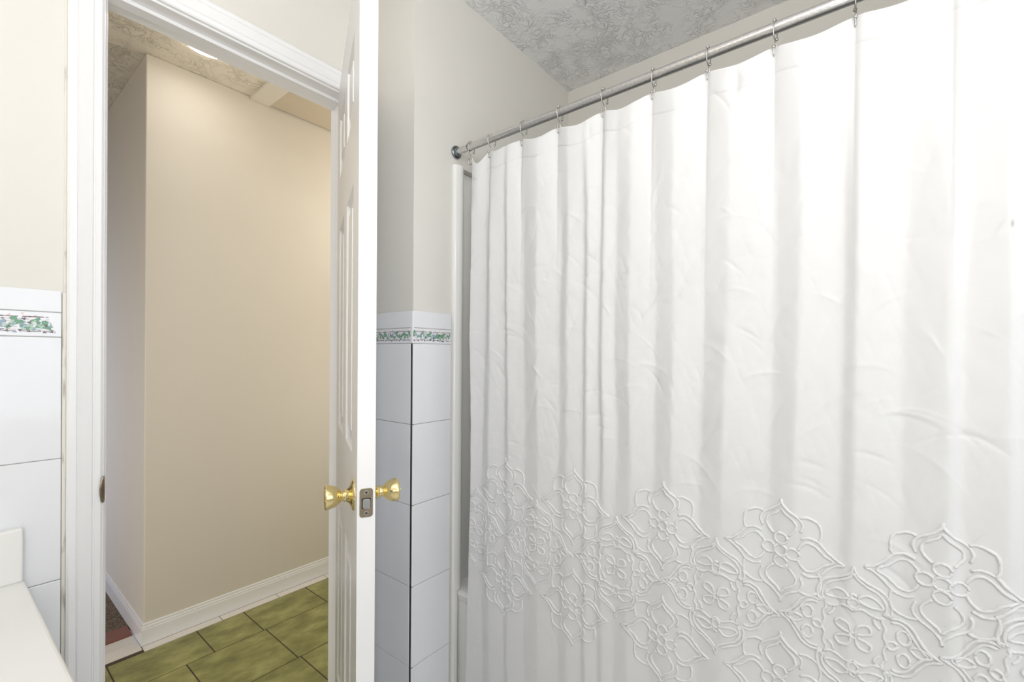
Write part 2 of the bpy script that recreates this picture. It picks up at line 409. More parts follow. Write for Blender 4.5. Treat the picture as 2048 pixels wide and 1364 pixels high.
# white stone strip under the hall baseboard, and the two strips in the opening
strip = [((x0 + 0.0012, 2.2945, -0.02), (x1 - 0.0012, 2.3370, 0.0015)) for x0, x1 in ((0.50, 0.782), (0.782, 1.032), (1.032, 1.285), (1.285, 1.54), (1.54, 1.79), (1.79, 2.2))]
strip += [((x0, y0 + 0.001, -0.02), (x1, y1 - 0.001, 0.0015)) for y0, y1 in ((2.315, 2.400), (2.400, 2.464)) for x0, x1 in ((-2.6, -0.1), (-0.098, 0.498))]
structure(boxes('trim_stone_strip', strip, M['white_strip'], bevel=0.001))

# hall baseboard, mitred round the outside corner
bprof = [(0, 0), (0, 0.088), (0.004, 0.088), (0.0065, 0.0845), (0.0065, 0.077), (0.0095, 0.073), (0.0095, 0.068), (0.012, 0.062), (0.012, 0.0)]
bprof = [(t * 0.72, h) for t, h in bprof]
bm = bmesh.new()
sweep(bm, bprof, [lambda t, h: Vector((XH - t, 5.0, h + 0.0015)), lambda t, h: Vector((XH - t, YHALL - t, h + 0.0015)), lambda t, h: Vector((2.2, YHALL - t, h + 0.0015))])
structure(obj('baseboard_hall', bm, M['trim']))

# ------------------------------------------------------------------ door casing and jamb
cprof = [(0, 0), (0, 0.009), (0.003, 0.0115), (0.012, 0.0118), (0.0132, 0.0098), (0.0148, 0.0100), (0.017, 0.0125), (0.032, 0.0155), (0.0395, 0.0172), (0.041, 0.0150), (0.0425, 0.0172), (0.053, 0.0172), (0.057, 0.014), (0.057, 0)]
CX0, CX1, CZ = JX0 - 0.005, JX1 + 0.005, ZHEAD + 0.005
bm = bmesh.new()
sweep(bm, cprof, [lambda t, h: Vector((CX0 - t, YD - h, 0)), lambda t, h: Vector((CX0 - t, YD - h, CZ + t)), lambda t, h: Vector((CX1 + t, YD - h, CZ + t)), lambda t, h: Vector((CX1 + t, YD - h, 0))])
structure(obj('trim_1', bm, M['trim']))
bm = bmesh.new()
ya, yb = YD - 0.001, YH2 + 0.006
for a, b in (((JX0 - 0.02, ya, 0), (JX0, yb, ZHEAD + 0.02)), ((JX1, ya, 0), (JX1 + 0.02, yb, ZHEAD + 0.02)), ((JX0, ya, ZHEAD), (JX1, yb, ZHEAD + 0.02)),
             ((JX0, YD + 0.037, 0), (JX0 + 0.010, YD + 0.072, ZHEAD)), ((JX1 - 0.010, YD + 0.037, 0), (JX1, YD + 0.072, ZHEAD)), ((JX0 + 0.010, YD + 0.037, ZHEAD - 0.010), (JX1 - 0.010, YD + 0.072, ZHEAD))):
    box(bm, a, b)
jamb = structure(obj('trim_2', bm, M['trim'], bevel=0.0015))
# hall-side casing
bm = bmesh.new()
YQ = YH2 + 0.004
sweep(bm, cprof, [lambda t, h: Vector((CX0 - t, YQ + h, 0)), lambda t, h: Vector((CX0 - t, YQ + h, CZ + t)), lambda t, h: Vector((CX1 + t, YQ + h, CZ + t)), lambda t, h: Vector((CX1 + t, YQ + h, 0))])
structure(obj('trim_3', bm, M['trim']))

# strike plate on the left jamb, its curved lip standing out past the casing edge
st = thing('strike_plate', 'dark bronze strike plate with curved lip on left door jamb', 'strike plate', (JX0, YD, 0.905))
bm = bmesh.new()
prof = []
zz = [-0.0275 + 0.055 * i / 12 for i in range(13)]
A = []
for z in zz:
    k = math.sqrt(max(0.0, 1 - (z / 0.0285) ** 2))
    A.append([(0.0015, 0.034, z), (0.0015, 0.0, z), (-0.0005, -0.006 - 0.006 * k, z), (-0.0060 * k - 0.0015, -0.0150 - 0.004 * k, z), (-0.0072 * k - 0.0030, -0.0145 - 0.004 * k, z), (-0.002, -0.006, z), (-0.0003, 0.001, z), (-0.0003, 0.034, z)])
rows = [[bm.verts.new(p) for p in r] for r in A]
for r0, r1 in zip(rows, rows[1:]):
    for i in range(len(r0)):
        bm.faces.new((r0[i], r0[(i + 1) % len(r0)], r1[(i + 1) % len(r0)], r1[i]))
bm.faces.new(rows[0][::-1]); bm.faces.new(rows[-1])
obj('plate_lip', bm, M['bronze'], st)

# ------------------------------------------------------------------ wall tile
def tile_border(bm, L, H, put, seed, slant_end=False):
    """printed ivy on a slatted fence: thin glazed shapes; put(a, b, h) -> 3D with a along, b up, h out"""
    R = random.Random(seed)
    def poly(pts, mi, h):
        try:
            f = bm.faces.new([bm.verts.new(put(a, b, h)) for a, b in pts]); f.material_index = mi
        except ValueError: pass
    def inside(a): return 0.0015 < a < L - 0.0015
    def amin(b): return 0.006 + 0.017 * b / H if slant_end else 0.001
    def quad(a0, a1, b, t, mi, h):
        a0 = max(a0, amin(b)); a1 = min(a1, L - 0.001)
        if a1 > a0: poly([(a0, b - t / 2), (a1, b - t / 2), (a1, b + t / 2), (a0, b + t / 2)], mi, h)
    def leaf(a, b, s, ang, mi, h):
        n = 12; pts = []
        for i in range(n):
            t = 2 * math.pi * i / n
            rr = s * (0.62 + 0.28 * math.cos(3 * t) + 0.10 * math.cos(5 * t + 1))
            x, y = a + rr * math.cos(t + ang), b + 0.9 * rr * math.sin(t + ang)
            pts.append((min(max(x, amin(y)), L - 0.001), min(max(y, 0.003), H - 0.003)))
        poly(pts, mi, h)
    TW, SL, LF, LP, LB, BL = 2, 3, 4, 5, 6, 7
    a = -0.01
    while a < L:
        for b in (0.25, 0.36, 0.47, 0.58, 0.69, 0.80):
            if R.random() < 0.92: quad(a + R.uniform(0, .004), a + R.uniform(0.012, 0.030), b * H + R.uniform(-.0008, .0008), R.uniform(0.0009, 0.0022), SL if R.random() < .7 else BL, 0.00015)
        quad(a, a + R.uniform(0.012, 0.022), H * 0.78 + R.uniform(-.0005, .0005), 0.0015, TW, 0.0002)
        quad(a + 0.004, a + R.uniform(0.012, 0.022), H * 0.20 + R.uniform(-.0005, .0005), 0.0013, TW, 0.0002)
        if R.random() < 0.6: leaf(a + 0.012, H * R.uniform(0.8, 0.92), 0.004, R.uniform(0, 6), BL, 0.0002)
        a += 0.018
    a = 0.006
    k = 0
    while a < L - 0.003:
        mi = (LF, LP, LB)[k % 3] if R.random() < .75 else LF
        s = R.uniform(0.0115, 0.0155) if k % 2 == 0 else R.uniform(0.008, 0.011)
        b = H * (0.62 if k % 3 == 0 else 0.42 if k % 3 == 1 else 0.5) + R.uniform(-.003, .003)
        leaf(a, b, s, R.uniform(0, 6.28), mi, 0.00030 + 0.00002 * (k % 5))
        leaf(a + s * .25, b - s * .15, s * 0.45, R.uniform(0, 6.28), LP if mi == LF else LF, 0.00042)
        leaf(a + R.uniform(-.006, .006), H * R.uniform(0.25, 0.75), 0.0045, R.uniform(0, 6), TW if R.random() < .55 else LB, 0.00047)
        tail = [(a + R.uniform(-.004, .004), H * 0.2 + R.uniform(-.002, .002))]
        leaf(tail[0][0], tail[0][1], 0.004, R.uniform(0, 6), LB if R.random() < .5 else TW, 0.0005)
        a += R.uniform(0.0085, 0.0125); k += 1
TILE_MATS = [M['tile'], M['grout'], M['twig'], M['slat'], M['leaf'], M['leaf_pale'], M['leaf_blue'], M['blush'], M['dark_grout']]

def wainscot(name, parent, cols, zs_trim, zs_border, zs_joint, put, seed, gap=0.0016, slant=False):
    """cols: list of (a0,a1); put(a, z, h) -> Vector"""
    bm = bmesh.new(); TH = 0.008
    def slab(a0, a1, z0, z1, h0, h1, mi=0, tilt=0.0):
        vs = [put(a, z, h) for a in (a0, a1) for z in (z0, z1) for h in (h0, h1)]
        v = [bm.verts.new(p) for p in vs]
        for idx in ((0, 1, 3, 2), (4, 6, 7, 5), (0, 4, 5, 1), (2, 3, 7, 6), (0, 2, 6, 4), (1, 5, 7, 3)):
            bm.faces.new([v[i] for i in idx]).material_index = mi
    A0, A1 = min(c[0] for c in cols), max(c[1] for c in cols)
    slab(A0, A1, 0, zs_trim[1] - 0.006, 0.0, TH - 0.0016, 1)
    zj = [zs_border[0]] + list(zs_joint) + [-0.02]
    for a0, a1 in cols:
        slab(a0 + gap / 2, a1 - gap / 2, zs_trim[0] + gap / 2, zs_trim[1], 0.0, TH)
        slab(a0 + gap / 2, a1 - gap / 2, zs_border[0] + gap / 2, zs_border[1] - gap / 2, 0.0, TH)
        for z1, z0 in zip(zj, zj[1:]): slab(a0 + gap / 2, a1 - gap / 2, z0 + gap / 2, z1 - gap / 2, 0.0, TH)
    o = obj(name, bm, TILE_MATS, parent, bevel=0.0016)
    bm = bmesh.new()
    for i, (a0, a1) in enumerate(cols):
        tile_border(bm, a1 - a0 - gap, zs_border[1] - zs_border[0] - gap, lambda a, b, h, a0=a0: put(a0 + gap / 2 + a, zs_border[0] + gap / 2 + b, TH + h), seed + i, slant and i == 0)
    p = obj('border_print', bm, TILE_MATS, o)
    return o

# left wall, beside the door casing (a runs from the casing leftwards)
lz = 1.239
wainscot('tile_wainscot', wall_left, [(0.0, 0.203), (0.203, 0.406), (0.406, 0.609)], (1.2905, 1.3355), (lz, 1.2905), [lz - 0.2540 * k for k in range(1, 5)],
         lambda a, z, h: Vector((0.1505 - a, YD - h, z)), 11, slant=True)
boxes('caulk_bead', [((0.1508, YD - 0.006, 0.0), (CX0 - 0.0568, YD, 1.333)), ((0.1535, YD - 0.002, 1.333), (CX0 - 0.0568, YD, 2.1))], M['caulk'], wall_left, bevel=0.001)
# tub end wall: face towards the room (right of the corner) and side face (left of the corner)
sz = 1.2427
sj = [0.9890, 0.7365, 0.4815, 0.2290]
wainscot('tile_wainscot', wall_tub, [(0.0008, 0.1655)], (1.2913, 1.3447), (sz, 1.2913), sj, lambda a, z, h: Vector((X1 - 0.008 + a, Y1 - h, z)), 21)
wainscot('tile_wainscot', wall_tub, [(0.0030, 0.2086)], (1.2913, 1.3447), (sz, 1.2913), sj, lambda a, z, h: Vector((X1 - h, Y1 - 0.003 + a, z)), 31)
boxes('corner_trim', [((X1 - 0.0078, Y1 - 0.0076, sz + 0.001), (X1, Y1 + 0.0022, 1.3440))], M['tile'], wall_tub, bevel=0.001)
boxes('corner_grout', [((X1 - 0.0072, Y1 - 0.0076, 0.0), (X1, Y1, sz - 0.001))], M['dark_grout'], wall_tub)

# ------------------------------------------------------------------ door leaf
PHI = math.radians(63.5); PV = Vector((0.814, YD - 0.005, 0)); DW, DT = 0.618, 0.035
DD = Vector((-math.cos(PHI), -math.sin(PHI), 0)); DN = Vector((-math.sin(PHI), math.cos(PHI), 0))
def D(u, v, z): return PV + DD * u + DN * v + Vector((0, 0, z))
ZB, ZT = 0.012, 2.034
COLS = [(0.093, 0.263), (0.343, 0.513)]
ROWS = [(0.235, 0.765), (0.992, 1.582), (1.738, 1.915)]
def build_leaf():
    bm = bmesh.new()
    us = [0, COLS[0][0], COLS[0][1], COLS[1][0], COLS[1][1], DW]
    zs = [ZB] + [z for r in ROWS for z in r] + [ZT]
    for v0, sgn in ((0.0, 1), (DT, -1)):
        V = {}
        for i, u in enumerate(us):
            for j, z in enumerate(zs): V[i, j] = bm.verts.new(D(u, v0, z))
        for i in range(len(us) - 1):
            for j in range(len(zs) - 1):
                if i in (1, 3) and j in (1, 3, 5):
                    u0, u1, z0, z1 = us[i], us[i + 1], zs[j], zs[j + 1]
                    prev = [V[i, j], V[i + 1, j], V[i + 1, j + 1], V[i, j + 1]]
                    for ins, dep in ((0.0015, 0.0012), (0.0035, 0.0045), (0.0080, 0.0085), (0.0105, 0.0095), (0.0150, 0.0095), (0.0420, 0.0030), (0.0435, 0.0012)):
                        cur = [bm.verts.new(D(u, v0 + sgn * dep, z)) for u, z in ((u0 + ins, z0 + ins), (u1 - ins, z0 + ins), (u1 - ins, z1 - ins), (u0 + ins, z1 - ins))]
                        for k in range(4): bm.faces.new((prev[k], prev[(k + 1) % 4], cur[(k + 1) % 4], cur[k]))
                        prev = cur
                    bm.faces.new(prev)
                else:
                    bm.faces.new((V[i, j], V[i + 1, j], V[i + 1, j + 1], V[i, j + 1]))
    bmesh.ops.remove_doubles(bm, verts=bm.verts, dist=1e-6)
    c = [[bm.verts.new(D(u, v, z)) for v in (0, DT) for z in (ZB, ZT)] for u in (0, DW)]
    for k in c: bm.faces.new((k[0], k[1], k[3], k[2]))
    for a, b in ((0, 2), (1, 3)): bm.faces.new((c[0][a], c[0][b], c[1][b], c[1][a]))
    bmesh.ops.remove_doubles(bm, verts=bm.verts, dist=1e-6)
    return bm
door = thing('door_1', 'white six-panel interior door standing open into the bathroom', 'door', PV, kind='structure')
def dpart(name, bm, m, parent=None, **k):
    bmesh.ops.translate(bm, verts=bm.verts, vec=-PV)
    return obj(name, bm, m, door if parent is None else parent, **k)
leaf = dpart('door_leaf', build_leaf(), M['door'])
KZ = 0.9125
bm = bmesh.new()
knob_prof = [(0.0, -0.001), (0.0325, 0.0), (0.0322, 0.0022), (0.0295, 0.0042), (0.0225, 0.0068), (0.0155, 0.0105), (0.0128, 0.0138), (0.0122, 0.0165), (0.0135, 0.0172), (0.0135, 0.0192), (0.0105, 0.0202), (0.0100, 0.0225), (0.0125, 0.0262), (0.0172, 0.0305), (0.0208, 0.0360), (0.0232, 0.0425), (0.0244, 0.0490), (0.0250, 0.0535), (0.0245, 0.0558), (0.0228, 0.0570), (0.0120, 0.0582), (0.0, 0.0585)]
def knob(v0, sgn, parent_name, button):
    U = DW - 0.066
    rose = bmesh.new(); lathe(rose, knob_prof[:9], D(U, v0, KZ), DN * sgn, 40)
    kb = bmesh.new(); lathe(kb, knob_prof[8:], D(U, v0, KZ), DN * sgn, 40)
    k = dpart('door_knob', kb, M['brass'], smooth=True, angle=50)
    r = dpart('knob_rose', rose, M['brass'], k, smooth=True, angle=50)
    if button:
        b = bmesh.new(); lathe(b, [(0.0042, 0.0575), (0.0042, 0.0595), (0.0022, 0.0605), (0.0018, 0.064), (0.0, 0.0645)], D(U, v0, KZ), DN * sgn, 14)
        dpart('lock_button', b, M['brass'], k, smooth=True, angle=40)
knob(DT, 1, 'hall', False)
knob(0.0, -1, 'bath', True)
# latch face plate on the free edge
def rrect(hw, hh, r, n=5):
    pts = []
    for cx, cy, a0 in ((hw - r, hh - r, 0), (-hw + r, hh - r, 90), (-hw + r, -hh + r, 180), (hw - r, -hh + r, 270)):
        for i in range(n + 1):
            a = math.radians(a0 + 90 * i / n); pts.append((cx + r * math.cos(a), cy + r * math.sin(a)))
    return pts
vm = DT / 2
bm = bmesh.new()
prism(bm, rrect(0.0128, 0.0287, 0.006), 0.0, 0.0014, lambda p, t: D(DW + t, vm + p[0], KZ + p[1]))
plate = dpart('latch_plate', bm, M['aged'], bevel=0.0004)
bm = bmesh.new()
prism(bm, rrect(0.0088, 0.0108, 0.003), 0.0014, 0.0018, lambda p, t: D(DW + t, vm + p[0] , KZ + p[1] - 0.001))
dpart('latch_opening', bm, M['gap'], plate)
bm = bmesh.new()
prism(bm, rrect(0.0070, 0.0096, 0.003), 0.0, 1.0, lambda p, t: D(DW + 0.0018 + t * (0.0075 - 0.4 * (p[0] + 0.007)), vm + p[0], KZ + p[1] - 0.001))
dpart('latch_bolt', bm, M['bolt'], plate, bevel=0.0006)
for s in (1, -1):
    bm = bmesh.new(); cc = (vm, KZ + s * 0.0205)
    lathe(bm, [(0.0048, 0.0012), (0.0046, 0.0019), (0.0036, 0.0020), (0.0030, 0.0012), (0.0, 0.0012)], D(DW, cc[0], cc[1]), DD, 20)
    sc = dpart('screw', bm, M['bolt'], plate, smooth=True, angle=40)
    bm = bmesh.new()
    prism(bm, [(-0.0024, -0.0006), (0.0024, -0.0006), (0.0024, 0.0006), (-0.0024, 0.0006)], 0.0012, 0.0016, lambda p, t: D(DW + t, cc[0] + p[0], cc[1] + p[1]))
    prism(bm, [(-0.0006, -0.0024), (0.0006, -0.0024), (0.0006, 0.0024), (-0.0006, 0.0024)], 0.0012, 0.0017, lambda p, t: D(DW + t, cc[0] + p[0], cc[1] + p[1]))
    dpart('screw_slot', bm, M['gap'], sc)
for z in (0.23, 1.05, 1.82):   # hinges at the jamb
    bm = bmesh.new(); lathe(bm, [(0.0, 0), (0.0055, 0.0), (0.0055, 0.089), (0.0, 0.089)], PV + Vector((0.003, -0.006, z)), (0, 0, 1), 14)
    dpart('hinge', bm, M['brass'], smooth=True, angle=40)

# ------------------------------------------------------------------ ceiling fittings in the hall
d = thing('ceiling_light', 'lit round flush ceiling light beyond the door head', 'light', (0.648, 2.073, ZC))
bm = bmesh.new(); lathe(bm, [(0.0, 0.0), (0.092, 0.0), (0.092, 0.006), (0.086, 0.012), (0.0, 0.016)], (0, 0, 0), (0, 0, -1), 40)
obj('diffuser', bm, M['glow'], d, smooth=True, angle=40)
h = thing('attic_hatch', 'tan attic hatch panel with beige frame board in hall ceiling', 'hatch', (1.3, 2.0, ZC))
def rel(o, lst): return [(tuple(Vector(a) - o.location), tuple(Vector(b) - o.location)) for a, b in lst]
boxes('frame_board', rel(h, [((0.905, 1.60, ZC - 0.016), (0.992, YHALL - 0.001, ZC - 0.0002)), ((0.992, 1.60, ZC - 0.016), (1.75, 1.687, ZC - 0.0002))]), M['hall_wall'], h, bevel=0.001)
boxes('hatch_panel', rel(h, [((0.992, 1.687, ZC - 0.010), (1.75, YHALL - 0.009, ZC - 0.0005))]), M['hatch'], h)
boxes('panel_gap', rel(h, [((0.992, YHALL - 0.009, ZC - 0.006), (1.75, YHALL - 0.0005, ZC - 0.0008))]), M['gap'], h)

# ------------------------------------------------------------------ vanity
VA = math.radians(1.8)
van = thing('vanity', 'white vanity with cream stone top against the left wall', 'vanity', (0.097, YD, 0))
van.rotation_euler = (0, 0, VA)
VL, VDp = 0.74, 0.545
bm = bmesh.new(); box(bm, (-VDp, -VL, 0.722), (0, -0.009, 0.754))
obj('countertop', bm, M['marble'], van, bevel=0.006, segs=3)
bm = bmesh.new(); box(bm, (-VDp, -0.029, 0.7535), (-0.003, -0.0085, 0.859))
obj('side_splash', bm, M['marble'], van, bevel=0.004, segs=3)
bm = bmesh.new(); box(bm, (-VDp, -VL + 0.02, 0.09), (-0.03, -0.012, 0.7225)); box(bm, (-VDp, -VL + 0.04, 0.0), (-0.09, -0.03, 0.09))
obj('cabinet_body', bm, M['cabinet'], van, bevel=0.001)
for y0 in (-0.36, -0.70):
    bm = bmesh.new(); box(bm, (-0.030, y0, 0.12), (-0.012, y0 + 0.33, 0.69)); box(bm, (-0.013, y0 + 0.06, 0.18), (-0.008, y0 + 0.27, 0.63))
    cd = obj('cabinet_door', bm, M['cabinet'], van, bevel=0.002)
    bm = bmesh.new(); lathe(bm, [(0.006, 0), (0.005, 0.012), (0.014, 0.02), (0.012, 0.027), (0, 0.028)], (-0.012, y0 + (0.30 if y0 < -0.5 else 0.03), 0.6), (1, 0, 0), 16)
    obj('knob', bm, M['brass'], cd, smooth=True, angle=40)

# ------------------------------------------------------------------ bathtub and surround
tub = thing('bathtub', 'white bathtub with moulded wall surround behind the curtain', 'bathtub', (1.45, 0.38, 0))
def trel(bm): bmesh.ops.translate(bm, verts=bm.verts, vec=-tub.location); return bm
TX0, TX1, TY0, TY1, TZ = 1.098, XB - 0.003, -0.392, 1.172, 0.400
bm = bmesh.new()
def ring(x0, x1, y0, y1, z): return [bm.verts.new(p) for p in ((x0, y0, z), (x1, y0, z), (x1, y1, z), (x0, y1, z))]
rs = [ring(TX0 + 0.01, TX1, TY0, TY1, 0), ring(TX0 + 0.006, TX1, TY0, TY1, 0.36), ring(TX0, TX1, TY0, TY1, TZ - 0.012), ring(TX0 + 0.004, TX1, TY0, TY1, TZ), ring(TX0 + 0.075, TX1 - 0.06, TY0 + 0.09, TY1 - 0.09, TZ), ring(TX0 + 0.09, TX1 - 0.07, TY0 + 0.12, TY1 - 0.12, TZ - 0.02), ring(TX0 + 0.13, TX1 - 0.11, TY0 + 0.25, TY1 - 0.2, 0.10)]
for a, b in zip(rs, rs[1:]):
    for k in range(4): bm.faces.new((a[k], a[(k + 1) % 4], b[(k + 1) % 4], b[k]))
bm.faces.new(rs[-1])
obj('tub_body', trel(bm), M['acrylic'], tub, bevel=0.008, segs=3)
# front pilaster of the surround and its recessed end panel
def sur(bm, pts, z0, z1): prism(bm, pts, z0, z1, lambda p, t: Vector((p[0], p[1], t)))
pil = [(1.0772, Y1 - 0.0003), (1.0774, Y1 - 0.009), (1.0800, Y1 - 0.0135), (1.0845, Y1 - 0.0150), (1.0905, Y1 - 0.0170), (1.0985, Y1 - 0.0195), (1.1060, Y1 - 0.0195), (1.1125, Y1 - 0.0175), (1.1180, Y1 - 0.0125), (1.1225, Y1 - 0.005), (1.1280, Y1 + 0.007), (1.1360, Y1 + 0.018), (1.148, Y1 + 0.024), (1.165, Y1 + 0.027), (XB - 0.02, Y1 + 0.028), (XB - 0.001, Y1 + 0.02), (XB - 0.001, Y1 + 0.053), (1.1005, Y1 + 0.053), (1.1005, Y1 - 0.0003)]
bm = bmesh.new(); sur(bm, pil, TZ + 0.001, SURZ - 0.0015)
obj('surround_panel', trel(bm), M['acrylic'], tub, smooth=True, angle=50)
pil2 = [(1.0772, Y1 - 0.0003), (1.0774, Y1 - 0.009), (1.0800, Y1 - 0.0135), (1.0845, Y1 - 0.0150), (1.0905, Y1 - 0.0165), (1.0975, Y1 - 0.0165), (1.0975, Y1 - 0.0003)]
bm = bmesh.new(); sur(bm, pil2, 0.0, TZ + 0.001)
obj('apron_flange', trel(bm), M['acrylic'], tub, smooth=True, angle=50)
bm = bmesh.new(); box(bm, (XB - 0.012, TY0, TZ), (XB - 0.001, Y1 + 0.02, SURZ))
obj('surround_panel', trel(bm), M['acrylic'], tub)
structure(boxes('wall_tub_foot', [((1.075, -0.52, 0), (XB, -0.396, ZC))], M['wall']))

# ------------------------------------------------------------------ curtain rod
rod = thing('curtain_rod', 'brushed steel shower curtain rod spanning the tub', 'curtain rod', (RX, Y1, RZ))
bm = bmesh.new(); lathe(bm, [(0.0, 0.012), (RR - 0.0008, 0.012), (RR - 0.0008, 0.072), (0.0, 0.072)], (0, 0, 0), (0, -1, 0), 32)
obj('inner_tube', bm, M['rod'], rod, smooth=True, angle=40)
bm = bmesh.new(); lathe(bm, [(0.0, 0.066), (RR, 0.066), (RR, 1.52), (0.0, 1.52)], (0, 0, 0), (0, -1, 0), 32)
obj('outer_tube', bm, M['rod'], rod, smooth=True, angle=40)
bm = bmesh.new(); lathe(bm, [(RR - 0.001, 0.0625), (RR + 0.0012, 0.0625), (RR + 0.0012, 0.0665), (RR - 0.001, 0.0665)], (0, 0, 0), (0, -1, 0), 32)
obj('seam_ring', bm, M['bronze'], rod, smooth=True, angle=40)
bm = bmesh.new(); lathe(bm, [(0.0, 0.0), (0.0205, 0.0), (0.0215, 0.002), (0.0215, 0.0065), (0.0195, 0.0085), (0.0165, 0.0075), (0.0150, 0.010), (0.0138, 0.016), (0.0, 0.016)], (0, 0, 0), (0, -1, 0), 36)
obj('wall_flange', bm, mat('blued_steel', (0.23, 0.26, 0.28), 0.22, 1.0), rod, smooth=True, angle=40)
bm = bmesh.new(); lathe(bm, [(0.0, 0.0), (0.0215, 0.0), (0.0215, 0.008), (0.014, 0.01), (0.0135, 0.02), (0.0, 0.02)], (0, -1.526, 0), (0, 1, 0), 32)
obj('wall_flange', bm, M['rod'], rod, smooth=True, angle=40)

# ------------------------------------------------------------------ shower curtain
HOOK_Y = [1.050, 0.967, 0.838, 0.708, 0.568, 0.434, 0.305, 0.171, 0.036, -0.098, -0.230, -0.345]
HOOK_Y[0] = 1.036
YL, YR = 1.030, -0.375
NY, NZ = 620, 560
ZTOP, ZBOT = 1.858, 0.045
rng = np.random.RandomState(7)
def vnoise(ys, zs, sy, sz, seed):
    r = np.random.RandomState(seed)
    gy = (ys - ys.min()) / sy; gz = (zs - zs.min()) / sz
    ny, nz = int(gy.max()) + 4, int(gz.max()) + 4
    g = r.uniform(-1, 1, (nz, ny))
    def cub(t): return t * t * t * (t * (t * 6 - 15) + 10)
    iy = np.floor(gy).astype(int); iz = np.floor(gz).astype(int); fy = cub(gy - iy); fz = cub(gz - iz)
    a = g[iz, iy] * (1 - fy) + g[iz, iy + 1] * fy
    b = g[iz + 1, iy] * (1 - fy) + g[iz + 1, iy + 1] * fy
    return a * (1 - fz) + b * fz

yy = np.linspace(YL, YR, NY); tt = np.linspace(0, 1, NZ)
Yg, Tg = np.meshgrid(yy, tt)
# top edge: highest at the hooks, sagging between
hk = np.array(HOOK_Y)[::-1]
ph = np.interp(yy, hk, np.arange(len(hk)))
fr = ph - np.floor(ph)
sag = 0.021 * np.sin(np.pi * fr) ** 1.2 * np.interp(yy, [-0.4, 0.1, 0.75, 0.90, 0.97, 1.04], [0.45, 0.75, 1.0, 0.55, 1.6, 1.9])
ztop_y = ZTOP - sag + np.interp(yy, [-0.4, 0.0, 0.6, 1.04], [0.004, 0.002, -0.005, 0.004])
Zg = ztop_y[None, :] * (1 - Tg) + ZBOT * Tg
# fold crests (towards the room) and valleys, left to right, at mid height
NODES = [(1.030, -0.010), (0.978, 0.022), (0.945, -0.014), (0.888, 0.016), (0.872, -0.010), (0.812, 0.016), (0.760, -0.015), (0.690, 0.017), (0.664, -0.009), (0.618, 0.010), (0.605, -0.012), (0.567, 0.012), (0.554, -0.009), (0.519, 0.012), (0.478, -0.014), (0.418, 0.013), (0.368, -0.014), (0.300, 0.016), (0.246, -0.017), (0.155, 0.019), (0.112, -0.014), (0.047, 0.015), (0.029, -0.014), (-0.038, 0.016), (-0.100, -0.015), (-0.115, 0.006), (-0.172, -0.012), (-0.182, 0.008), (-0.26, -0.014), (-0.32, 0.012), (-0.375, -0.008)]
ny_ = np.array([n[0] for n in NODES])[::-1]; nx_ = np.array([n[1] for n in NODES])[::-1]
warp = 0.020 * vnoise(Yg, Zg, 0.30, 0.75, 3) + 0.006 * vnoise(Yg, Zg, 0.10, 0.30, 5)
warp *= np.clip((YL - Yg) / 0.06, 0, 1)
fold = 0.52 * np.interp((Yg + warp).ravel(), ny_, nx_).reshape(Yg.shape)
# round the fold edges
ker = np.hanning(11); ker /= ker.sum()
fold = np.apply_along_axis(lambda v: np.convolve(np.pad(v, 5, mode='edge'), ker, 'valid'), 1, fold)
depth = np.maximum(ZTOP - Zg, 0.0)
amp = np.interp(depth.ravel(), [0, 0.05, 0.25, 0.8, 1.2, 1.8], [0.25, 0.45, 0.95, 0.95, 0.42, 0.36]).reshape(depth.shape)
amp = amp * (1 + 0.35 * vnoise(Yg, Zg, 0.22, 0.35, 8))
Xoff = fold * amp
# gathers from the hooks: curtain pinched back at each hook, bellying between
pin = (np.abs(np.sin(np.pi * fr)) ** 0.75)[None, :] * np.exp(-(depth / 0.20) ** 2)
Xoff += -0.016 * pin * np.interp(Yg, [-0.4, 0.3, 1.0], [0.6, 0.9, 1.1])
for hy in HOOK_Y:            # short sharp crease under each hook
    Xoff += 0.006 * np.exp(-np.abs(Yg - hy) / 0.006) * np.exp(-(depth / 0.30) ** 1.5)
# crumpled cotton: ridged noise, strongest in the middle of the drop
def ridged(sy, sz, seed): return 1 - np.abs(vnoise(Yg + 0.35 * Zg * (1 if seed % 2 else -1), Zg, sy, sz, seed)) * 2
crump = np.interp(Zg.ravel(), [0.0, 0.35, 0.8, 1.1, 1.6, 1.8], [0.25, 0.3, 0.55, 0.9, 0.9, 0.3]).reshape(Zg.shape) * np.interp(Yg, [-0.4, 0.0, 0.5, 1.05], [0.55, 0.7, 1.0, 1.0])
Xoff += crump * (0.0013 * ridged(0.045, 0.095, 21) + 0.0006 * ridged(0.022, 0.045, 22) + 0.0003 * ridged(0.012, 0.022, 23))
# individual sharp creases
for i in range(190):
    cy = rng.uniform(YR, YL); cz = np.clip(rng.normal(1.25, 0.28), 0.75, 1.78)
    ang = rng.choice([rng.uniform(-1.2, -0.5), rng.uniform(0.4, 1.1), rng.uniform(-0.25, 0.25)]); ln = rng.uniform(0.015, 0.050); wd = rng.uniform(0.0022, 0.005)
    hgt = rng.uniform(0.0010, 0.0028) * rng.choice([-1, 1])
    m = (np.abs(Yg - cy) < 0.12) & (np.abs(Zg - cz) < 0.12)
    a = (Yg[m] - cy) * math.cos(ang) + (Zg[m] - cz) * math.sin(ang); b = -(Yg[m] - cy) * math.sin(ang) + (Zg[m] - cz) * math.cos(ang) + 6 * (Yg[m] - cy) ** 2
    Xoff[m] += hgt * np.exp(-(a / ln) ** 2) * np.exp(-np.abs(b) / wd)
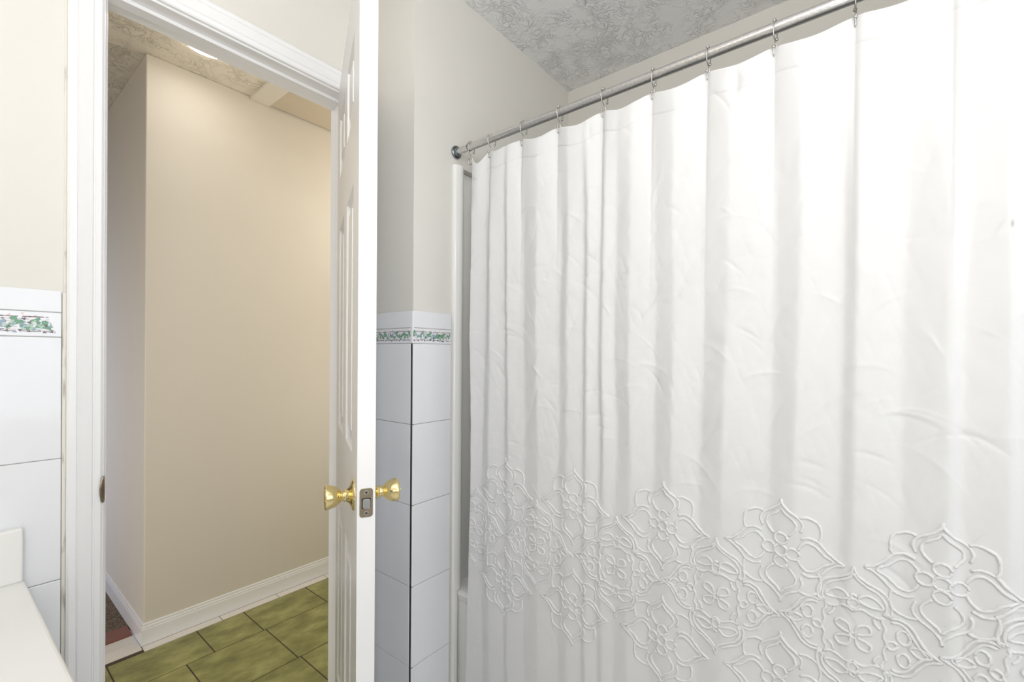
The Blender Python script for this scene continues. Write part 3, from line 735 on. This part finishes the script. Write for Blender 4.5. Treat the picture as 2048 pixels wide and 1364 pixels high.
# pinched triangular fold under the band between two hooks
for (py, pz, hh) in ((0.2397, 1.800, 0.012), (0.60, 1.80, 0.006), (0.093, 1.795, 0.005)):
    Xoff += hh * np.exp(-np.abs(Yg - py) / 0.012) * np.exp(-((Zg - pz) / 0.028) ** 2)
base = np.interp(depth.ravel(), [0, 0.1, 0.9, 1.45, 1.8], [1.083, 1.076, 1.068, 1.062, 1.060]).reshape(depth.shape)
Xg = base + Xoff
edge = 0.006 * np.sin(Zg * 5.2 + 0.6) + 0.003 * vnoise(Zg * 0 + Yg, Zg, 5, 0.2, 31)
lift = np.interp(depth.ravel(), [0.0, 0.12, 0.3, 2.0], [0.010, 0.004, 0.0, 0.0]).reshape(depth.shape)
Yo = Yg + (edge + lift) * np.clip(1 - (YL - Yg) / 0.05, 0, 1)

def grid_mesh(name, X, Y, Z, m, parent, flip=False):
    nz, ny = X.shape
    co = np.stack([X, Y, Z], -1).reshape(-1, 3).astype(np.float32)
    idx = np.arange(nz * ny).reshape(nz, ny)
    q = np.stack([idx[:-1, :-1], idx[1:, :-1], idx[1:, 1:], idx[:-1, 1:]], -1).reshape(-1, 4)
    if flip: q = q[:, ::-1]
    me = bpy.data.meshes.new(name)
    me.vertices.add(len(co)); me.vertices.foreach_set('co', co.ravel())
    me.loops.add(q.size); me.loops.foreach_set('vertex_index', q.ravel().astype(np.int32))
    me.polygons.add(len(q)); me.polygons.foreach_set('loop_start', np.arange(0, q.size, 4, dtype=np.int32)); me.polygons.foreach_set('loop_total', np.full(len(q), 4, dtype=np.int32))
    me.polygons.foreach_set('use_smooth', np.ones(len(q), dtype=bool))
    me.update(); me.validate(); me.materials.append(m)
    return link(name, me, parent)

curtain = thing('shower_curtain', 'white cotton shower curtain with raised flower tufting near the hem', 'shower curtain', (0, 0, 0))
grid_mesh('curtain_cloth', Xg, Yo, Zg, M['curtain'], curtain)
# sewn top band: second layer of cloth standing just proud
nb = int(0.058 / ((ZTOP - ZBOT) / (NZ - 1))) + 1
bx = Xg[:nb] - 0.0016; bx[0] = Xg[0] + 0.0012; bx[-1] = Xg[nb - 1] + 0.0002
bz = Zg[:nb].copy(); bz[0] += 0.0004
puck = 0.0006 * np.abs(np.sin(Yg[:nb] * 420 + 3 * vnoise(Yg[:nb], Zg[:nb], 0.03, 0.03, 40))) * np.exp(-((np.arange(nb)[:, None] - (nb - 2)) / 2.5) ** 2)
grid_mesh('top_band', bx - puck, Yo[:nb], bz, M['curtain'], curtain)

def surf(y, z):
    """front of the cloth at (y, z)"""
    j = (YL - y) / (YL - YR) * (NY - 1); j = min(max(j, 0), NY - 1.001); j0 = int(j); fj = j - j0
    zt = ztop_y[j0] * (1 - fj) + ztop_y[j0 + 1] * fj
    i = (zt - z) / (zt - ZBOT) * (NZ - 1); i = min(max(i, 0), NZ - 1.001); i0 = int(i); fi = i - i0
    X = Xg; Y = Yo
    def bl(A): return (A[i0, j0] * (1 - fj) + A[i0, j0 + 1] * fj) * (1 - fi) + (A[i0 + 1, j0] * (1 - fj) + A[i0 + 1, j0 + 1] * fj) * fi
    return Vector((bl(X), bl(Y), z))

# tufted flowers: chenille lines laid on the cloth
def mir(pts, sx=1, sy=1): return [(a * sx, b * sy) for a, b in pts]
k_ = 0.365e-3
def P(*pts): return [(x * k_, y * k_) for x, y in pts]
def circle(cx, cy, rx, ry, n=10): return [(cx + rx * math.cos(2 * math.pi * i / n), cy + ry * math.sin(2 * math.pi * i / n)) for i in range(n)]
FLOWER = []      # (points, closed, radius)
for cx, cy in ((0, 0), (0, 66), (0, -62), (-60, 4), (58, -6)):
    FLOWER.append((circle(cx * k_, cy * k_, 32 * k_, 30 * k_), True))
petal_v = P((-34, 88), (-48, 98), (-74, 138), (-62, 176), (-20, 208), (0, 232), (20, 208), (62, 176), (74, 138), (48, 98), (34, 88))
petal_vo = P((-92, 118), (-104, 160), (-84, 196), (-38, 226), (-4, 262), (0, 292), (4, 262), (38, 226), (84, 196), (104, 160), (92, 118))
petal_h = P((82, 22), (90, 44), (122, 72), (160, 62), (196, 26), (240, -4), (196, -34), (160, -70), (122, -80), (90, -50), (82, -30))
petal_ho = P((96, 86), (132, 100), (176, 84), (212, 44), (252, 10), (288, -4), (252, -18), (212, -52), (176, -94), (132, -108), (96, -94))
for sy in (1, -1): FLOWER += [(mir(petal_v, 1, sy), False), (mir(petal_vo, 1, sy), False)]
for sx in (1, -1): FLOWER += [(mir(petal_h, sx), False), (mir(petal_ho, sx), False)]
lobe = P((88, 200), (124, 208), (164, 192), (176, 182), (186, 150), (186, 108), (174, 84))
for sx in (1, -1):
    for sy in (1, -1): FLOWER.append((mir(lobe, sx, sy), False))
MED = []
ho = [(0.0, 0.128), (0.006, 0.113), (0.024, 0.101), (0.043, 0.092), (0.054, 0.076), (0.056, 0.060), (0.052, 0.047)]
so = [(0.052, 0.047), (0.066, 0.050), (0.082, 0.042), (0.092, 0.026), (0.104, 0.010), (0.123, 0.0)]
def inset(pts, s): return [(a * s, b * s) for a, b in pts]
for sx in (1, -1):
    for sy in (1, -1):
        MED += [(mir(ho, sx, sy), False), (mir(so, sx, sy), False)]
        MED += [(mir([(0.0, 0.116), (0.007, 0.105), (0.024, 0.094), (0.038, 0.086), (0.047, 0.073), (0.048, 0.060), (0.044, 0.049)], sx, sy), False)]
        MED += [(mir([(0.055, 0.042), (0.066, 0.043), (0.077, 0.036), (0.086, 0.022), (0.098, 0.006), (0.106, 0.0)], sx, sy), False)]
        # leaf pairs of the upper and lower lobes, round petals of the side lobes
        MED.append((mir([(0.007, 0.069), (0.018, 0.079), (0.032, 0.076), (0.044, 0.063), (0.030, 0.060), (0.017, 0.063)], sx, sy), True))
        MED.append((mir(circle(0.072, 0.020, 0.009, 0.012, 9), sx, sy), True))
        # wavy frame of the middle
        MED.append((mir([(0.0, 0.046), (0.012, 0.052), (0.026, 0.046), (0.038, 0.044), (0.044, 0.049)], sx, sy), False))
        MED.append((mir([(0.050, 0.0), (0.044, 0.012), (0.047, 0.028), (0.042, 0.038), (0.044, 0.049)], sx, sy), False))
        MED.append((mir([(0.004, 0.004), (0.008, 0.019), (0.022, 0.023), (0.027, 0.012), (0.015, 0.005)], sx, sy), True))
        MED.append((mir([(0.030, 0.040), (0.033, 0.030), (0.040, 0.024)], sx, sy), False))
    MED.append((mir([(0.080, 0.004), (0.094, 0.010), (0.110, 0.002), (0.094, -0.006)], sx), True))
    MED.append((mir([(0.064, 0.003), (0.055, 0.008), (0.048, 0.0), (0.055, -0.007)], sx), True))
for sy in (1, -1): MED.append((circle(0, sy * 0.060, 0.008, 0.009, 8), True)); MED.append((circle(0, sy * 0.072, 0.004, 0.005, 6), True))
MED.append((circle(0, 0, 0.005, 0.005, 7), True))
for s in (1, -1):
    for q in (1, -1): MED.append((circle(s * 0.050, q * 0.052, 0.0025, 0.0025, 6), True))

bm_t = bmesh.new()
tr = random.Random(3)
def tuft(shape, cy, cz, sc=1.0, r0=0.0026):
    for pts, closed in shape:
        if len(pts) < 3: continue
        path = smooth_path([(a, b, 0) for a, b in pts], 8, closed)
        # resample about every 2.6 mm
        res = [path[0]]; acc = 0
        for p, q in zip(path, path[1:] + ([path[0]] if closed else [])):
            acc += (q - p).length * sc
            if acc > 0.0026: res.append(q); acc = 0
        out = []
        for p in res:
            y = cy - p.x * sc + tr.uniform(-.0004, .0004); z = cz + p.y * sc + tr.uniform(-.0004, .0004)
            if not (YR + 0.005 < y < YL - 0.003): 
                if len(out) > 3: tube(bm_t, out, [r0 * tr.uniform(.75, 1.3) for _ in out], 6)
                out = []
                continue
            s = surf(y, z); s.x -= 0.0002; out.append(s)
        if len(out) > 3: tube(bm_t, out, [r0 * tr.uniform(.75, 1.3) for _ in out], 6)
for y in (0.880, 0.638, 0.392, 0.149, -0.091, -0.334):
    dz = 0.034 * (0.392 - y)
    tuft(FLOWER, y, 0.806 + dz); tuft(FLOWER, y - 0.001, 0.535 + dz)
for y in (1.001, 0.759, 0.512, 0.272, 0.030, -0.212):
    tuft(MED, y, 0.676 + 0.034 * (0.392 - y))
obj('tufted_flowers', bm_t, M['tuft'], curtain, smooth=True)
# eyelets
for hy in HOOK_Y[:10]:
    p = surf(hy, 1.842)
    bm = bmesh.new(); tube(bm, [(p.x - 0.0022, hy + 0.004 * math.cos(a), 1.842 + 0.004 * math.sin(a)) for a in [2 * math.pi * i / 14 for i in range(14)]], 0.0009, 6, True)
    obj('eyelet', bm, M['tuft'], curtain, smooth=True)

# ------------------------------------------------------------------ curtain rings
ORD = ['nearest the wall flange', 'second from the wall flange', 'third from the wall flange', 'fourth from the wall flange', 'fifth from the wall flange', 'sixth from the wall flange', 'seventh from the wall flange', 'eighth from the wall flange', 'ninth from the wall flange', 'tenth from the wall flange']
def make_ring():
    root = bpy.data.objects.new('curtain_ring', None); C.objects.link(root); root.empty_display_size = 0.02
    R = 0.0185
    # wire in the x-z plane, front of the rod is -x: hook ball in front, up round the rod, tail ball behind
    pts = [(R * math.cos(a), 0, R * math.sin(a) - 0.003) for a in [math.radians(d) for d in range(-40, 215, 12)]]
    pts += [(-0.0125, 0, -0.0205), (-0.0035, -0.0008, -0.0275), (0.0015, -0.0015, -0.0335), (0.0035, -0.002, -0.042), (0.0025, -0.002, -0.052), (-0.003, -0.001, -0.0595), (-0.0085, 0.0, -0.0615), (-0.0120, 0.0, -0.058), (-0.0128, 0.0, -0.050), (-0.0128, 0.0, -0.0455)]
    bm = bmesh.new(); tube(bm, smooth_path(pts, 4), 0.0013, 8)
    obj('wire', bm, M['chrome'], root, smooth=True)
    for i in range(5):
        a = math.radians(90 + (i - 2) * 15)
        bm = bmesh.new(); ball(bm, (R * math.cos(a), 0, R * math.sin(a) - 0.003), 0.0034)
        obj('roller_bead', bm, M['chrome'], root)
    for p in ((-0.0128, 0, -0.0445), (R * math.cos(math.radians(-40)), 0, R * math.sin(math.radians(-40)) - 0.003)):
        bm = bmesh.new(); ball(bm, p, 0.0036); obj('end_ball', bm, M['chrome'], root)
    return root
ring0 = make_ring()
for i, hy in enumerate(HOOK_Y[:10]):
    if i == 0: r = ring0
    else:
        r = ring0.copy(); C.objects.link(r)
        for ch in list(ring0.children):
            c = ch.copy(); C.objects.link(c); c.parent = r
    r.location = (RX, hy + (0.022 if i == 0 else 0.0), RZ - 0.0015)
    r.rotation_euler = (0, 0, math.radians([6, -4, 3, 5, -3, 4, 2, -3, 3, 0][i]))
    tag(r, 'chrome roller curtain ring on the rod, ' + ORD[i], 'curtain ring', 'curtain rings along the shower rod')
